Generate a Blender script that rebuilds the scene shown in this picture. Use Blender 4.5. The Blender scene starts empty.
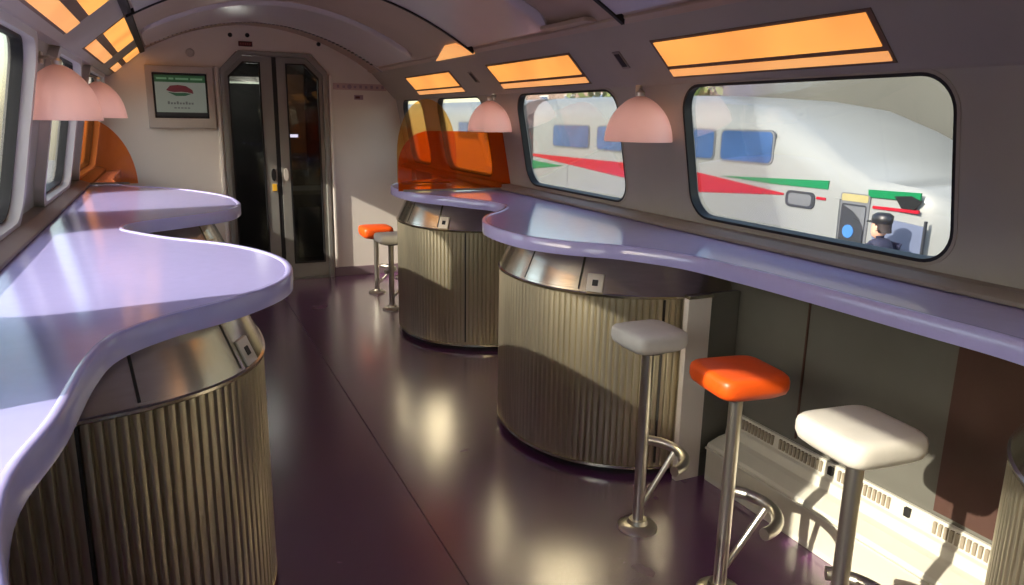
import bpy, bmesh, math, random
from math import sin, cos, pi, radians
from mathutils import Vector, Matrix
random.seed(7)
scn = bpy.context.scene
COL = scn.collection

# ------------------------------------------------------------------ materials
def new_mat(name):
    m = bpy.data.materials.new(name); m.use_nodes = True
    nt = m.node_tree
    return m, nt, nt.nodes['Principled BSDF']
def lin(c):
    return tuple(((v/255)/12.92 if v/255 <= .04045 else ((v/255+.055)/1.055)**2.4) for v in c)
def pbr(name, rgb, rough=.5, metal=0, var=.08, scale=6, bump=0, bscale=60, spec=.5, coat=0, trans=0, stretch=(1,1,1)):
    """procedural material: base colour gently varied by noise, optional noise bump"""
    m, nt, b = new_mat(name)
    c = lin(rgb)
    tc = nt.nodes.new('ShaderNodeTexCoord'); mp = nt.nodes.new('ShaderNodeMapping')
    mp.inputs['Scale'].default_value = stretch
    nt.links.new(tc.outputs['Object'], mp.inputs['Vector'])
    nz = nt.nodes.new('ShaderNodeTexNoise'); nz.inputs['Scale'].default_value = scale; nz.inputs['Detail'].default_value = 4
    nt.links.new(mp.outputs['Vector'], nz.inputs['Vector'])
    rp = nt.nodes.new('ShaderNodeValToRGB')
    rp.color_ramp.elements[0].position = .3; rp.color_ramp.elements[1].position = .7
    rp.color_ramp.elements[0].color = tuple(v*(1-var) for v in c)+(1,)
    rp.color_ramp.elements[1].color = tuple(min(1, v*(1+var)) for v in c)+(1,)
    nt.links.new(nz.outputs['Fac'], rp.inputs['Fac']); nt.links.new(rp.outputs['Color'], b.inputs['Base Color'])
    b.inputs['Roughness'].default_value = rough; b.inputs['Metallic'].default_value = metal
    b.inputs['Specular IOR Level'].default_value = spec
    if coat: b.inputs['Coat Weight'].default_value = coat; b.inputs['Coat Roughness'].default_value = .12
    if bump:
        n2 = nt.nodes.new('ShaderNodeTexNoise'); n2.inputs['Scale'].default_value = bscale
        nt.links.new(mp.outputs['Vector'], n2.inputs['Vector'])
        bp = nt.nodes.new('ShaderNodeBump'); bp.inputs['Strength'].default_value = bump; bp.inputs['Distance'].default_value = .01
        nt.links.new(n2.outputs['Fac'], bp.inputs['Height']); nt.links.new(bp.outputs['Normal'], b.inputs['Normal'])
    return m
def emit(name, rgb, strength=1.0, var=0.0, scale=3):
    m, nt, b = new_mat(name)
    c = lin(rgb)
    b.inputs['Base Color'].default_value = tuple(v*.5 for v in c)+(1,)
    b.inputs['Roughness'].default_value = .4
    b.inputs['Emission Strength'].default_value = strength
    if var:
        tc = nt.nodes.new('ShaderNodeTexCoord'); nz = nt.nodes.new('ShaderNodeTexNoise'); nz.inputs['Scale'].default_value = scale
        nt.links.new(tc.outputs['Object'], nz.inputs['Vector'])
        rp = nt.nodes.new('ShaderNodeValToRGB')
        rp.color_ramp.elements[0].position = .35; rp.color_ramp.elements[1].position = .65
        rp.color_ramp.elements[0].color = (c[0]*(1-var*.5), c[1]*(1-var), c[2]*(1-var), 1)
        rp.color_ramp.elements[1].color = c+(1,)
        nt.links.new(nz.outputs['Fac'], rp.inputs['Fac']); nt.links.new(rp.outputs['Color'], b.inputs['Emission Color'])
    else:
        b.inputs['Emission Color'].default_value = c+(1,)
    return m
def glass(name, tint, gloss=.08, diffuse=0.0, dcol=(1,1,1), rough=.03):
    """window glass / tinted acrylic: transparent for light, with Fresnel gloss and optional body colour"""
    m = bpy.data.materials.new(name); m.use_nodes = True
    nt = m.node_tree; nt.nodes.clear()
    out = nt.nodes.new('ShaderNodeOutputMaterial')
    tr = nt.nodes.new('ShaderNodeBsdfTransparent'); tr.inputs['Color'].default_value = tint+(1,)
    gl = nt.nodes.new('ShaderNodeBsdfGlossy'); gl.inputs['Roughness'].default_value = rough
    lw = nt.nodes.new('ShaderNodeLayerWeight'); lw.inputs['Blend'].default_value = .25
    mu = nt.nodes.new('ShaderNodeMath'); mu.operation = 'MULTIPLY_ADD'; mu.inputs[1].default_value = .5; mu.inputs[2].default_value = gloss
    mu.use_clamp = True
    nt.links.new(lw.outputs['Fresnel'], mu.inputs[0])
    src = tr.outputs[0]
    if diffuse:
        df = nt.nodes.new('ShaderNodeBsdfDiffuse'); df.inputs['Color'].default_value = dcol+(1,)
        tl = nt.nodes.new('ShaderNodeBsdfTranslucent'); tl.inputs['Color'].default_value = dcol+(1,)
        ad = nt.nodes.new('ShaderNodeMixShader'); ad.inputs[0].default_value = .6
        nt.links.new(df.outputs[0], ad.inputs[1]); nt.links.new(tl.outputs[0], ad.inputs[2])
        mx = nt.nodes.new('ShaderNodeMixShader'); mx.inputs[0].default_value = diffuse
        nt.links.new(tr.outputs[0], mx.inputs[1]); nt.links.new(ad.outputs[0], mx.inputs[2]); src = mx.outputs[0]
    mx2 = nt.nodes.new('ShaderNodeMixShader')
    nt.links.new(mu.outputs[0], mx2.inputs[0]); nt.links.new(src, mx2.inputs[1]); nt.links.new(gl.outputs[0], mx2.inputs[2])
    nt.links.new(mx2.outputs[0], out.inputs[0])
    return m

M = {}
M['wall'] = pbr('grey_wall_laminate', (178,174,166), .55, var=.05, scale=3, bump=.05, bscale=220)
M['cove'] = pbr('cove_grey', (174,167,154), .5, var=.05, scale=3)
M['ceil'] = pbr('ceiling_brown_grey', (180,160,142), .40, var=.08, scale=2)
M['ceil_panel'] = pbr('ceiling_panel_grey', (206,201,203), .25, var=.04, scale=2, coat=.35)
M['endwall'] = pbr('end_wall_pale_grey', (234,225,214), .5, var=.03, scale=2)
M['seam'] = pbr('dark_seam', (28,26,26), .6)
M['rubber'] = pbr('black_rubber', (26,26,28), .5)
M['whitetrim'] = pbr('pale_window_trim', (205,200,196), .4, var=.03)
M['sill'] = pbr('sill_brown_grey', (142,132,125), .45, var=.06)
M['kick'] = pbr('dark_glossy_panel', (104,102,93), .15, var=.15, scale=2, coat=.3)
M['kickbrown'] = pbr('dark_brown_panel', (84,62,54), .2, var=.12, scale=4, coat=.3)
M['lilac'] = pbr('lilac_counter', (188,184,243), .14, var=.02, scale=30, coat=.3)
M['heater'] = pbr('heater_cream_paint', (206,202,186), .45, var=.04, scale=8)
M['steel'] = pbr('brushed_steel', (214,206,188), .2, 1, var=.05, scale=14, stretch=(1,1,6))
M['chrome'] = pbr('polished_tube_steel', (226,220,206), .3, 1, var=.04)
M['rib'] = pbr('ribbed_steel', (204,194,168), .38, 1, var=.12, scale=10, stretch=(1,1,.2))
M['ribgap'] = pbr('rib_groove', (44,40,34), .6)
M['plinth'] = pbr('plinth_black', (24,22,22), .5)
M['seatwhite'] = pbr('white_vinyl', (214,208,194), .45, var=.05, scale=12, bump=.08, bscale=90)
M['seatgrey'] = pbr('pale_grey_vinyl', (224,222,214), .45, var=.05, scale=12, bump=.08, bscale=90)
M['seatorange'] = pbr('orange_vinyl', (236,88,20), .42, var=.06, scale=12, bump=.08, bscale=90)
M['frosted'] = None
M['doorgrey'] = pbr('door_grey_metal', (150,148,142), .35, .4, var=.05)
M['beige'] = pbr('beige_plastic', (190,180,170), .45, var=.03)
M['black'] = pbr('black_plastic', (22,22,24), .4)
M['yellow'] = pbr('yellow_sticker', (235,180,50), .5)
M['mauve'] = pbr('mauve_baseboard', (132,112,118), .5)
M['pinkmark'] = pbr('faded_pink_print', (204,176,172), .6)
M['purplemark'] = pbr('faded_purple_print', (164,138,150), .6)
M['redsign'] = pbr('dark_red_sign', (92,40,40), .4)
M['amber'] = emit('amber_light_diffuser', (255,178,86), .72, var=.3, scale=2.2)
M['amber2'] = emit('amber_light_strip', (250,176,104), .62, var=.2, scale=2.2)
M['amberframe'] = pbr('lamp_frame_brown', (110,88,72), .5)
M['stripe_red'] = pbr('train_red', (150,10,28), .35, var=.03)
M['stripe_green'] = pbr('train_green', (8,104,62), .35, var=.03)
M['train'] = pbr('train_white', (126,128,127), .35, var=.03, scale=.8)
M['traingrey'] = pbr('train_grey', (96,98,102), .4, var=.05)
M['traindark'] = pbr('train_dark_grey', (40,42,46), .5, var=.05)
M['trainglass'] = pbr('train_blue_glass', (52,80,122), .12, var=.25, scale=1.2, coat=.5)
M['blue'] = pbr('blue_plastic', (60,110,170), .4)
M['bluegrey'] = pbr('blue_grey_patch', (92,100,122), .45, var=.04)
M['concrete'] = pbr('concrete_wall', (70,70,65), .8, var=.1, scale=.6, bump=.2, bscale=4)
M['platform'] = pbr('platform_paving', (150,146,138), .85, var=.12, scale=2)
M['ballast'] = pbr('track_ballast', (110,102,94), .9, var=.3, scale=14)
M['bld'] = pbr('rendered_facade', (128,110,100), .8, var=.08, scale=.5)
M['bldbrick'] = pbr('brick_facade', (168,120,100), .8, var=.15, scale=3)
M['leaf'] = pbr('foliage', (110,124,70), .8, var=.4, scale=3)
M['bark'] = pbr('bark', (96,80,66), .9, var=.2)
M['navy'] = pbr('navy_cloth', (34,36,58), .8, var=.15, scale=20)
M['trouser'] = pbr('charcoal_cloth', (44,44,50), .8, var=.15, scale=20)
M['skin'] = pbr('skin', (206,160,136), .5, var=.05, scale=20)
M['hair'] = pbr('dark_hair', (40,30,26), .6, var=.2, scale=30)
M['pole'] = pbr('galvanised_pole', (150,146,142), .5, .6)
M['window'] = glass('window_glass', (.985,.99,.99), .012)
M['orange_acrylic'] = glass('orange_acrylic', (1.0,.40,.05), .02, .07, (1.0,.36,.06))
M['amber_acrylic'] = glass('pale_amber_acrylic', (1.0,.76,.40), .02, .08, (1.0,.66,.32))
M['orange_soft'] = glass('soft_orange_acrylic', (1.0,.52,.24), .02, .06, (1.0,.5,.2))
M['doorglass'] = glass('dark_door_glass', (.62,.64,.64), .02)

def frosted():
    m = bpy.data.materials.new('frosted_pink_shade'); m.use_nodes = True
    nt = m.node_tree; b = nt.nodes['Principled BSDF']
    tc = nt.nodes.new('ShaderNodeTexCoord'); nz = nt.nodes.new('ShaderNodeTexNoise'); nz.inputs['Scale'].default_value = 8
    nt.links.new(tc.outputs['Object'], nz.inputs['Vector'])
    rp = nt.nodes.new('ShaderNodeValToRGB')
    rp.color_ramp.elements[0].color = lin((236,212,208))+(1,); rp.color_ramp.elements[1].color = lin((242,220,216))+(1,)
    nt.links.new(nz.outputs['Fac'], rp.inputs['Fac']); nt.links.new(rp.outputs['Color'], b.inputs['Base Color'])
    b.inputs['Roughness'].default_value = .35
    tl = nt.nodes.new('ShaderNodeBsdfTranslucent'); nt.links.new(rp.outputs['Color'], tl.inputs['Color'])
    mx = nt.nodes.new('ShaderNodeMixShader'); mx.inputs[0].default_value = .45
    nt.links.new(b.outputs[0], mx.inputs[1]); nt.links.new(tl.outputs[0], mx.inputs[2])
    nt.links.new(mx.outputs[0], nt.nodes['Material Output'].inputs[0])
    return m
M['frosted'] = frosted()

def floor_mat():
    m, nt, b = new_mat('dark_purple_vinyl')
    tc = nt.nodes.new('ShaderNodeTexCoord')
    nz = nt.nodes.new('ShaderNodeTexNoise'); nz.inputs['Scale'].default_value = 260; nz.inputs['Detail'].default_value = 2
    nt.links.new(tc.outputs['Object'], nz.inputs['Vector'])
    rp = nt.nodes.new('ShaderNodeValToRGB')
    rp.color_ramp.elements[0].position = .35; rp.color_ramp.elements[1].position = .7
    rp.color_ramp.elements[0].color = lin((92,44,90))+(1,); rp.color_ramp.elements[1].color = lin((114,56,110))+(1,)
    nt.links.new(nz.outputs['Fac'], rp.inputs['Fac']); nt.links.new(rp.outputs['Color'], b.inputs['Base Color'])
    n2 = nt.nodes.new('ShaderNodeTexNoise'); n2.inputs['Scale'].default_value = 2.5; n2.inputs['Detail'].default_value = 5
    nt.links.new(tc.outputs['Object'], n2.inputs['Vector'])
    mr = nt.nodes.new('ShaderNodeMapRange'); mr.inputs[3].default_value = .24; mr.inputs[4].default_value = .29
    nt.links.new(n2.outputs['Fac'], mr.inputs[0]); nt.links.new(mr.outputs[0], b.inputs['Roughness'])
    b.inputs['Specular IOR Level'].default_value = 1.0; b.inputs['IOR'].default_value = 1.7; b.inputs['Coat Weight'].default_value = 1.0; b.inputs['Coat Roughness'].default_value = .23; b.inputs['Coat IOR'].default_value = 1.7
    bp = nt.nodes.new('ShaderNodeBump'); bp.inputs['Strength'].default_value = .02; bp.inputs['Distance'].default_value = .01
    nt.links.new(n2.outputs['Fac'], bp.inputs['Height']); nt.links.new(bp.outputs['Normal'], b.inputs['Normal'])
    return m
M['floor'] = floor_mat()
def grille_mat():
    """fine perforated sheet: dots by voronoi in object space"""
    m, nt, b = new_mat('perforated_cream_sheet')
    tc = nt.nodes.new('ShaderNodeTexCoord')
    vo = nt.nodes.new('ShaderNodeTexVoronoi'); vo.inputs['Scale'].default_value = 90; vo.inputs['Randomness'].default_value = 0
    nt.links.new(tc.outputs['Object'], vo.inputs['Vector'])
    rp = nt.nodes.new('ShaderNodeValToRGB')
    rp.color_ramp.elements[0].position = .30; rp.color_ramp.elements[1].position = .42
    rp.color_ramp.elements[0].color = lin((120,114,100))+(1,); rp.color_ramp.elements[1].color = lin((204,198,178))+(1,)
    nt.links.new(vo.outputs['Distance'], rp.inputs['Fac']); nt.links.new(rp.outputs['Color'], b.inputs['Base Color'])
    b.inputs['Roughness'].default_value = .5
    return m
M['grille'] = grille_mat()

# ------------------------------------------------------------------ mesh helpers
def obj(name, verts, faces, mat, parent=None, loc=None, smooth=None, bevel=0, solid=0, offs=1, subsurf=0, seg=2):
    me = bpy.data.meshes.new(name)
    me.from_pydata([tuple(v) for v in verts], [], [tuple(f) for f in faces])
    bm = bmesh.new(); bm.from_mesh(me)
    bmesh.ops.remove_doubles(bm, verts=bm.verts, dist=1e-5)
    bmesh.ops.recalc_face_normals(bm, faces=bm.faces)
    bm.to_mesh(me); bm.free()
    mats = mat if isinstance(mat, (list, tuple)) else [mat]
    for mm in mats: me.materials.append(mm)
    if smooth is not None:
        for p in me.polygons: p.use_smooth = True
        me.set_sharp_from_angle(angle=radians(smooth))
    o = bpy.data.objects.new(name, me); COL.objects.link(o)
    if parent: o.parent = parent
    if loc: o.location = loc
    if bevel:
        b = o.modifiers.new('Bevel', 'BEVEL'); b.width = bevel; b.segments = seg; b.limit_method = 'ANGLE'; b.angle_limit = radians(35)
        b.harden_normals = False
    if solid:
        s = o.modifiers.new('Solid', 'SOLIDIFY'); s.thickness = solid; s.offset = offs
    if subsurf:
        s = o.modifiers.new('Sub', 'SUBSURF'); s.levels = subsurf; s.render_levels = subsurf
    return o
def thing(name, label, cat, loc=(0,0,0), rz=0, group=None):
    o = bpy.data.objects.new(name, None); COL.objects.link(o)
    o.empty_display_size = .1
    o.location = loc; o.rotation_euler = (0,0,rz); o['label'] = label; o['category'] = cat
    if group: o['group'] = group
    return o
def tag(o, label, cat, group=None):
    o['label'] = label; o['category'] = cat
    if group: o['group'] = group
    return o
def st(o, label=None):
    o['kind'] = 'structure'
    if label: o['label'] = label
    return o
class G:
    """collects vertices and faces"""
    def __init__(s): s.v = []; s.f = []
    def add(s, v, f):
        n = len(s.v); s.v += [tuple(p) for p in v]; s.f += [tuple(i+n for i in q) for q in f]; return s
    def box(s, x0,x1,y0,y1,z0,z1):
        v = [(x,y,z) for x in (x0,x1) for y in (y0,y1) for z in (z0,z1)]
        return s.add(v, [(0,1,3,2),(4,6,7,5),(0,4,5,1),(2,3,7,6),(0,2,6,4),(1,5,7,3)])
    def prism(s, pts, a, b, axis='z'):
        """pts 2D loop; extruded from a to b along axis"""
        def p3(p, t):
            return (p[0],p[1],t) if axis=='z' else ((p[0],t,p[1]) if axis=='y' else (t,p[0],p[1]))
        n = len(pts); v = [p3(p,a) for p in pts]+[p3(p,b) for p in pts]
        f = [tuple(range(n)), tuple(range(2*n-1,n-1,-1))]+[(i,(i+1)%n,n+(i+1)%n,n+i) for i in range(n)]
        return s.add(v, f)
    def lathe(s, prof, c=(0,0,0), n=24, sx=1, sy=1):
        v = []; m = len(prof)
        for r,z in prof:
            for k in range(n):
                a = 2*pi*k/n; v.append((c[0]+r*sx*cos(a), c[1]+r*sy*sin(a), c[2]+z))
        f = [(i*n+k, i*n+(k+1)%n, (i+1)*n+(k+1)%n, (i+1)*n+k) for i in range(m-1) for k in range(n)]
        if prof[0][0] > 1e-4: f.append(tuple(range(n)))
        if prof[-1][0] > 1e-4: f.append(tuple((m-1)*n+k for k in range(n)))
        return s.add(v, f)
    def tube(s, path, r, n=12, closed=False, cap=True):
        P = [Vector(p) for p in path]; L = len(P); v = []; up = None
        rs = r if isinstance(r,(list,tuple)) else [r]*L
        for i,p in enumerate(P):
            if closed: t = P[(i+1)%L]-P[i-1]
            else: t = P[min(i+1,L-1)]-P[max(i-1,0)]
            t.normalize()
            if up is None: up = Vector((0,0,1)) if abs(t.z) < .9 else Vector((1,0,0))
            a = t.cross(up).normalized(); b = a.cross(t).normalized(); up = b
            for k in range(n):
                q = 2*pi*k/n; v.append(p+rs[i]*(cos(q)*a+sin(q)*b))
        m = L if closed else L-1
        f = [(i*n+k, i*n+(k+1)%n, ((i+1)%L)*n+(k+1)%n, ((i+1)%L)*n+k) for i in range(m) for k in range(n)]
        if not closed and cap: f += [tuple(range(n)), tuple((L-1)*n+k for k in range(n))]
        return s.add(v, f)
    def loft(s, rings, cap=True, closed=True):
        n = len(rings[0]); v = [p for r in rings for p in r]; f = []
        for i in range(len(rings)-1):
            for k in range(n if closed else n-1):
                f.append((i*n+k, i*n+(k+1)%n, (i+1)*n+(k+1)%n, (i+1)*n+k))
        if cap: f += [tuple(range(n)), tuple((len(rings)-1)*n+k for k in range(n))]
        return s.add(v, f)
    def build(s, name, mat, parent=None, **k): return obj(name, s.v, s.f, mat, parent, **k)

def catmull(pts, per=6):
    out = []; n = len(pts)
    for i in range(n-1):
        p0 = pts[max(i-1,0)]; p1 = pts[i]; p2 = pts[i+1]; p3 = pts[min(i+2,n-1)]
        for k in range(per):
            t = k/per
            out.append(tuple(.5*((2*b)+(-a+c)*t+(2*a-5*b+4*c-d)*t*t+(-a+3*b-3*c+d)*t**3) for a,b,c,d in zip(p0,p1,p2,p3)))
    out.append(tuple(pts[-1])); return out

# ------------------------------------------------------------------ key dimensions (metres; Y runs along the coach)
YB, YE = -6.0, 6.8                      # back end, end wall
R0, R1 = (2.03,1.03), (1.92,1.62)       # right upper wall, sill to lamp cove (x,z)
L0, L1 = (-.57,1.03), (-.43,1.765)       # left upper wall
RJ, LJ = (1.70,1.83), (-.15,1.92)       # cove / ceiling junctions
RWIN = [(-5.2,-4.15),(-3.55,-2.5),(-1.9,-.83),(-.25,.83),(1.375,2.57),(3.06,4.19),(4.72,5.68),(6.05,6.62)]
LWIN = [(-5.6,-4.4),(-3.8,-2.55),(-1.95,-.62),(-.05,1.27),(1.85,3.28),(3.87,4.88),(5.35,6.58)]

def rrect(y0,y1,v0,v1,r,k=8):
    pts = []
    for cx_,cy_,a0 in ((y1-r,v1-r,0),(y0+r,v1-r,90),(y0+r,v0+r,180),(y1-r,v0+r,270)):
        for i in range(k+1):
            a = radians(a0+90*i/k); pts.append((cx_+r*cos(a), cy_+r*sin(a)))
    return pts
class Slope:
    def __init__(s, P0, P1, inward):
        s.P0 = Vector((P0[0],0,P0[1])); d = Vector((P1[0]-P0[0],0,P1[1]-P0[1])); s.L = d.length; s.d = d/s.L
        n = Vector((-s.d.z,0,s.d.x));  s.n = n if n.x*inward > 0 else -n
    def p(s, y, v, h=0):
        q = s.P0+s.d*v+s.n*h; return (q.x, y, q.z)
RS, LS = Slope(R0,R1,-1), Slope(L0,L1,1)
def wall_holes(name, S, wins, v0, v1, r, mat):
    g = G(); n = len(wins)
    edges = [YB]+[(wins[i][1]+wins[i+1][0])/2 for i in range(n-1)]+[YE+.05]
    k = 8
    for i,(a,b) in enumerate(wins):
        ya, yb = edges[i], edges[i+1]
        inner = rrect(a,b,v0,v1,min(r,(b-a)*.3),k); outer = []
        rr = min(r,(b-a)*.3)
        cor = [(yb,S.L,b,v1,b-rr,v1-rr,0),(ya,S.L,a,v1,a+rr,v1-rr,1),(ya,0,a,v0,a+rr,v0+rr,0),(yb,0,b,v0,b-rr,v0+rr,1)]
        for cy_,cv,ey,ev,ay,av,par in cor:
            for j in range(k+1):
                t = j/k
                if par == 0:   # starts on the vertical side, ends on the horizontal one
                    outer.append((cy_, av+(cv-av)*min(1,2*t)) if t <= .5 else (cy_+(ay-cy_)*(2*t-1), cv))
                else:
                    outer.append((ay+(cy_-ay)*min(1,2*t), cv) if t <= .5 else (cy_, cv+(av-cv)*(2*t-1)))
        m = len(inner)
        vi = [S.p(y,v) for y,v in inner]+[S.p(y,v) for y,v in outer]
        g.add(vi, [(q,(q+1)%m,m+(q+1)%m,m+q) for q in range(m)])
    # give it thickness outward
    nv = len(g.v); off = -S.n*.045
    import collections
    ec = collections.Counter()
    for f in g.f:
        for q in range(len(f)): ec[tuple(sorted((f[q],f[(q+1)%len(f)])))] += 1
    F = list(g.f)
    g.v += [tuple(Vector(p)+off) for p in g.v[:nv]]
    g.f += [tuple(i+nv for i in reversed(f)) for f in F]
    for f in F:
        for q in range(len(f)):
            a_, b_ = f[q], f[(q+1)%len(f)]
            if ec[tuple(sorted((a_,b_)))] == 1: g.f.append((a_,b_,b_+nv,a_+nv))
    return st(g.build(name, mat))
wall_r = wall_holes('wall_right', RS, RWIN, .025, .575, .11, M['wall'])
wall_l = wall_holes('wall_left', LS, LWIN, .03, .685, .11, M['wall'])

def window(idx, S, a, b, v0, v1, r, trim, label, light):
    w = bpy.data.objects.new('window_%d' % idx, None); COL.objects.link(w); st(w, label)
    c = S.p((a+b)/2, v0); w.location = c
    def loc(p): return (p[0]-c[0], p[1]-c[1], p[2]-c[2])
    r = min(r,(b-a)*.3)
    def ring(e0, e1, h0, h1, name, mat):
        A = rrect(a-e0,b+e0,v0-e0,v1+e0,r+e0); B = rrect(a+e1,b-e1,v0+e1,v1-e1,max(.02,r-e1)); m = len(A)
        vs = [loc(S.p(y,v,h0)) for y,v in A]+[loc(S.p(y,v,h1)) for y,v in A]+[loc(S.p(y,v,h1)) for y,v in B]+[loc(S.p(y,v,h0)) for y,v in B]
        fs = []
        for i in range(m):
            j = (i+1)%m
            for q in range(4):
                t = (q+1)%4
                fs.append((q*m+i,q*m+j,t*m+j,t*m+i))
        return obj(name, vs, fs, mat, w, smooth=40)
    if light: ring(.05, -.004, -.004, .04, 'window_trim', trim)
    else: ring(.012, -.002, -.004, .003, 'window_trim', trim)
    ring(.002, .009, -.035, .002, 'window_gasket', M['rubber'])
    P = rrect(a+.008,b-.008,v0+.008,v1-.008,r-.008)
    g = G(); n = len(P)
    g.add([loc(S.p(y,v,-.02)) for y,v in P]+[loc(S.p(y,v,-.026)) for y,v in P],
          [tuple(range(n)), tuple(range(2*n-1,n-1,-1))]+[(i,(i+1)%n,n+(i+1)%n,n+i) for i in range(n)])
    g.build('window_pane', M['window'], w)
    return w
lab_r = ['rearmost right window behind the viewer','second rear right window behind the viewer','third rear right window behind the viewer','window behind the viewer on the right','large right window showing the white train nose','middle right window showing striped carriage','far right window behind the orange screen','narrow window in the far right corner']
lab_l = ['rearmost left window behind the viewer','second rear left window behind the viewer','third rear left window behind the viewer','left window beside the viewer','near left window with pale trim','left window behind the pink lamp shade','far left window behind the orange screen']
wi = 1
for (a,b),l in zip(RWIN, lab_r): window(wi, RS, a, b, .025, .575, .11, M['cove'], l, False); wi += 1
for (a,b),l in zip(LWIN, lab_l): window(wi, LS, a, b, .03, .685, .11, M['whitetrim'], l, True); wi += 1

# floor, lower walls, sills, coves, ceiling
g = G().box(-.66,2.16,YB,YE+.02,-.06,0); st(g.build('floor', M['floor']))
g = G()
for x in (.76,): g.box(x-.0025,x+.0025,YB+.1,YE-.02,0,.0008)
st(g.build('trim_1', pbr('seam_weld',(74,58,72),.4)), 'welded seam line in the purple floor')
g = G().box(2.06,2.11,YB,YE,0,1.03); st(g.build('trim_2', M['kick']), 'dark glossy panel under the right counter')
g = G().box(2.052,2.06,YB+.2,1.335,.30,.95); g.box(2.052,2.06,1.90,1.905,.30,.95)
st(g.build('trim_3', M['kickbrown']), 'dark brown panel section near the right edge')
g = G().box(-.62,-.57,YB,YE,0,1.03); st(g.build('trim_4', M['kick']), 'dark panel under the left counter')
g = G().prism([(1.955,.998),(1.955,1.012),(1.99,1.030),(2.035,1.034),(2.075,1.034),(2.075,.998)],YB,YE,'y')
st(g.build('trim_5', M['sill'], bevel=.004), 'grey sill ledge under the right windows')
g = G().prism([(-.47,.998),(-.47,1.010),(-.52,1.030),(-.575,1.034),(-.615,1.034),(-.615,.998)],YB,YE,'y')
st(g.build('trim_6', M['sill'], bevel=.004), 'brown grey sill ledge under the left windows')
def lerp2(A,B,t): return (A[0]+(B[0]-A[0])*t, A[1]+(B[1]-A[1])*t)
RC0, RC1 = (1.92,1.60), (1.66,1.87)      # right cove line
LC0, LC1 = (-.46,1.66), (-.15,1.92)
g = G().prism([(1.925,1.60),lerp2(RC0,RC1,.03),lerp2(RC0,RC1,.86),(1.72,1.90),(1.98,1.66)],YB,YE+.02,'y')
st(g.build('trim_7', M['cove']), 'sloping cove holding the right light panels')
g = G().prism([(-.45,1.73),lerp2(LC0,LC1,.25),lerp2(LC0,LC1,1.0),(-.19,1.99),(-.52,1.80)],YB,YE+.02,'y')
st(g.build('trim_8', M['cove']), 'sloping cove holding the left light panels')
def roof_z(x):
    u = (x-.775)/.925
    return (1.92+(1.83-1.92)*(x+.15)/1.85)+.29*(1-u*u)
def arch(x0,x1,n=28,h=0): return [(x0+(x1-x0)*i/n, roof_z(x0+(x1-x0)*i/n)+h) for i in range(n+1)]
A = arch(-.19,1.745)
g = G().prism(A+[(x,z+.05) for x,z in reversed(A)],YB,YE+.02,'y')
ceiling = st(g.build('ceiling', M['ceil'], smooth=30))
# ceiling: raised pale panels, dark seam ribs, edge rails (parts of the ceiling)
for a,b in ((5.25,6.34),(3.15,4.23),(1.45,2.62),(-.45,.75),(-2.35,-1.15),(-4.25,-3.05)):
    A = arch(-.10,1.63,28,-.022)
    pr = G()
    rings = []
    for y,ins in ((a,.07),(a+.03,.02),(a+.1,0),(b-.01,0),(b,.0)):
        AA = arch(-.10+ins,1.63-ins,28)
        h = -.004 if (y == a) else -.022
        rings.append([(x,y,z+h) for x,z in AA]+[(x,y,z+.01) for x,z in reversed(AA)])
    pr.loft(rings); pr.build('ceiling_panel', M['ceil_panel'], ceiling, smooth=35)
    A = arch(-.14,1.67,28)
    if b < 6: G().prism([(x,z-.030) for x,z in A]+[(x,z+.01) for x,z in reversed(A)],b,b+.022,'y').build('ceiling_seam', M['seam'], ceiling, smooth=30)
A = arch(-.13,1.70,28)
g = G().prism([(x,z-.012) for x,z in A]+[(x,z+.01) for x,z in reversed(A)],6.40,6.46,'y')
g.build('vent_strip', M['ceil_panel'], ceiling, smooth=30)
g = G()
for i in range(1,56):
    x = -.10+1.74*i/56; g.box(x-.010,x+.010,6.396,6.44,roof_z(x)-.0165,roof_z(x)-.003)
g.build('vent_slots', M['seam'], ceiling)
for P in ((1.700,1.838),(-.15,1.917)):
    s = -1 if P[0] > 0 else 1
    G().prism([(P[0],P[1]-.012),(P[0]+s*.035,P[1]+.004),(P[0]+s*.035,P[1]+.022),(P[0]-s*.01,P[1]+.03)],YB,YE,'y').build('edge_rail', M['seam'] if s > 0 else M['ceil'], ceiling, bevel=.003)
for y0,y1 in ((2.72,3.28),):
    G().box(1.60,1.672,y0+.1,y1-.05,1.850,1.868).build('rail_bracket', M['ceil'], ceiling, bevel=.006)

# end wall with its octagonal doorway
DX0, DX1, DT, CH = .43, 1.30, 1.965, .15
arc = arch(-.19,1.745,28,.02)
loop = [(-.66,0),(DX0,0),(DX0,DT-CH),(DX0+CH*.95,DT),(DX1-CH*.8,DT),(DX1,DT-CH),(DX1,0),(2.16,0),(2.13,1.0),(1.99,1.62)]+list(reversed(arc))+[(-.52,1.80),(-.63,1.0)]
g = G().prism(loop,YE,YE+.07,'y'); st(g.build('wall_end', M['endwall']))
st(G().box(1.31,1.95,YE-.012,YE,0,.085).build('baseboard_end', M['mauve'], bevel=.003))
# pillar-like trims beside the door
st(G().box(1.315,1.345,YE-.03,YE,.085,1.80).build('trim_9', M['endwall'], bevel=.008), 'upright rib right of the end door')
st(G().box(.385,.415,YE-.03,YE,.0,1.83).build('trim_10', M['endwall'], bevel=.008), 'upright rib left of the end door')
# rear closure behind the viewer
bl = [(-.66,0),(2.16,0),(2.13,1.0),(1.99,1.62)]+list(reversed(arc))+[(-.52,1.80),(-.63,1.0)]
st(G().prism(bl,YB-.05,YB,'y').build('wall_back', M['endwall']))
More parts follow.
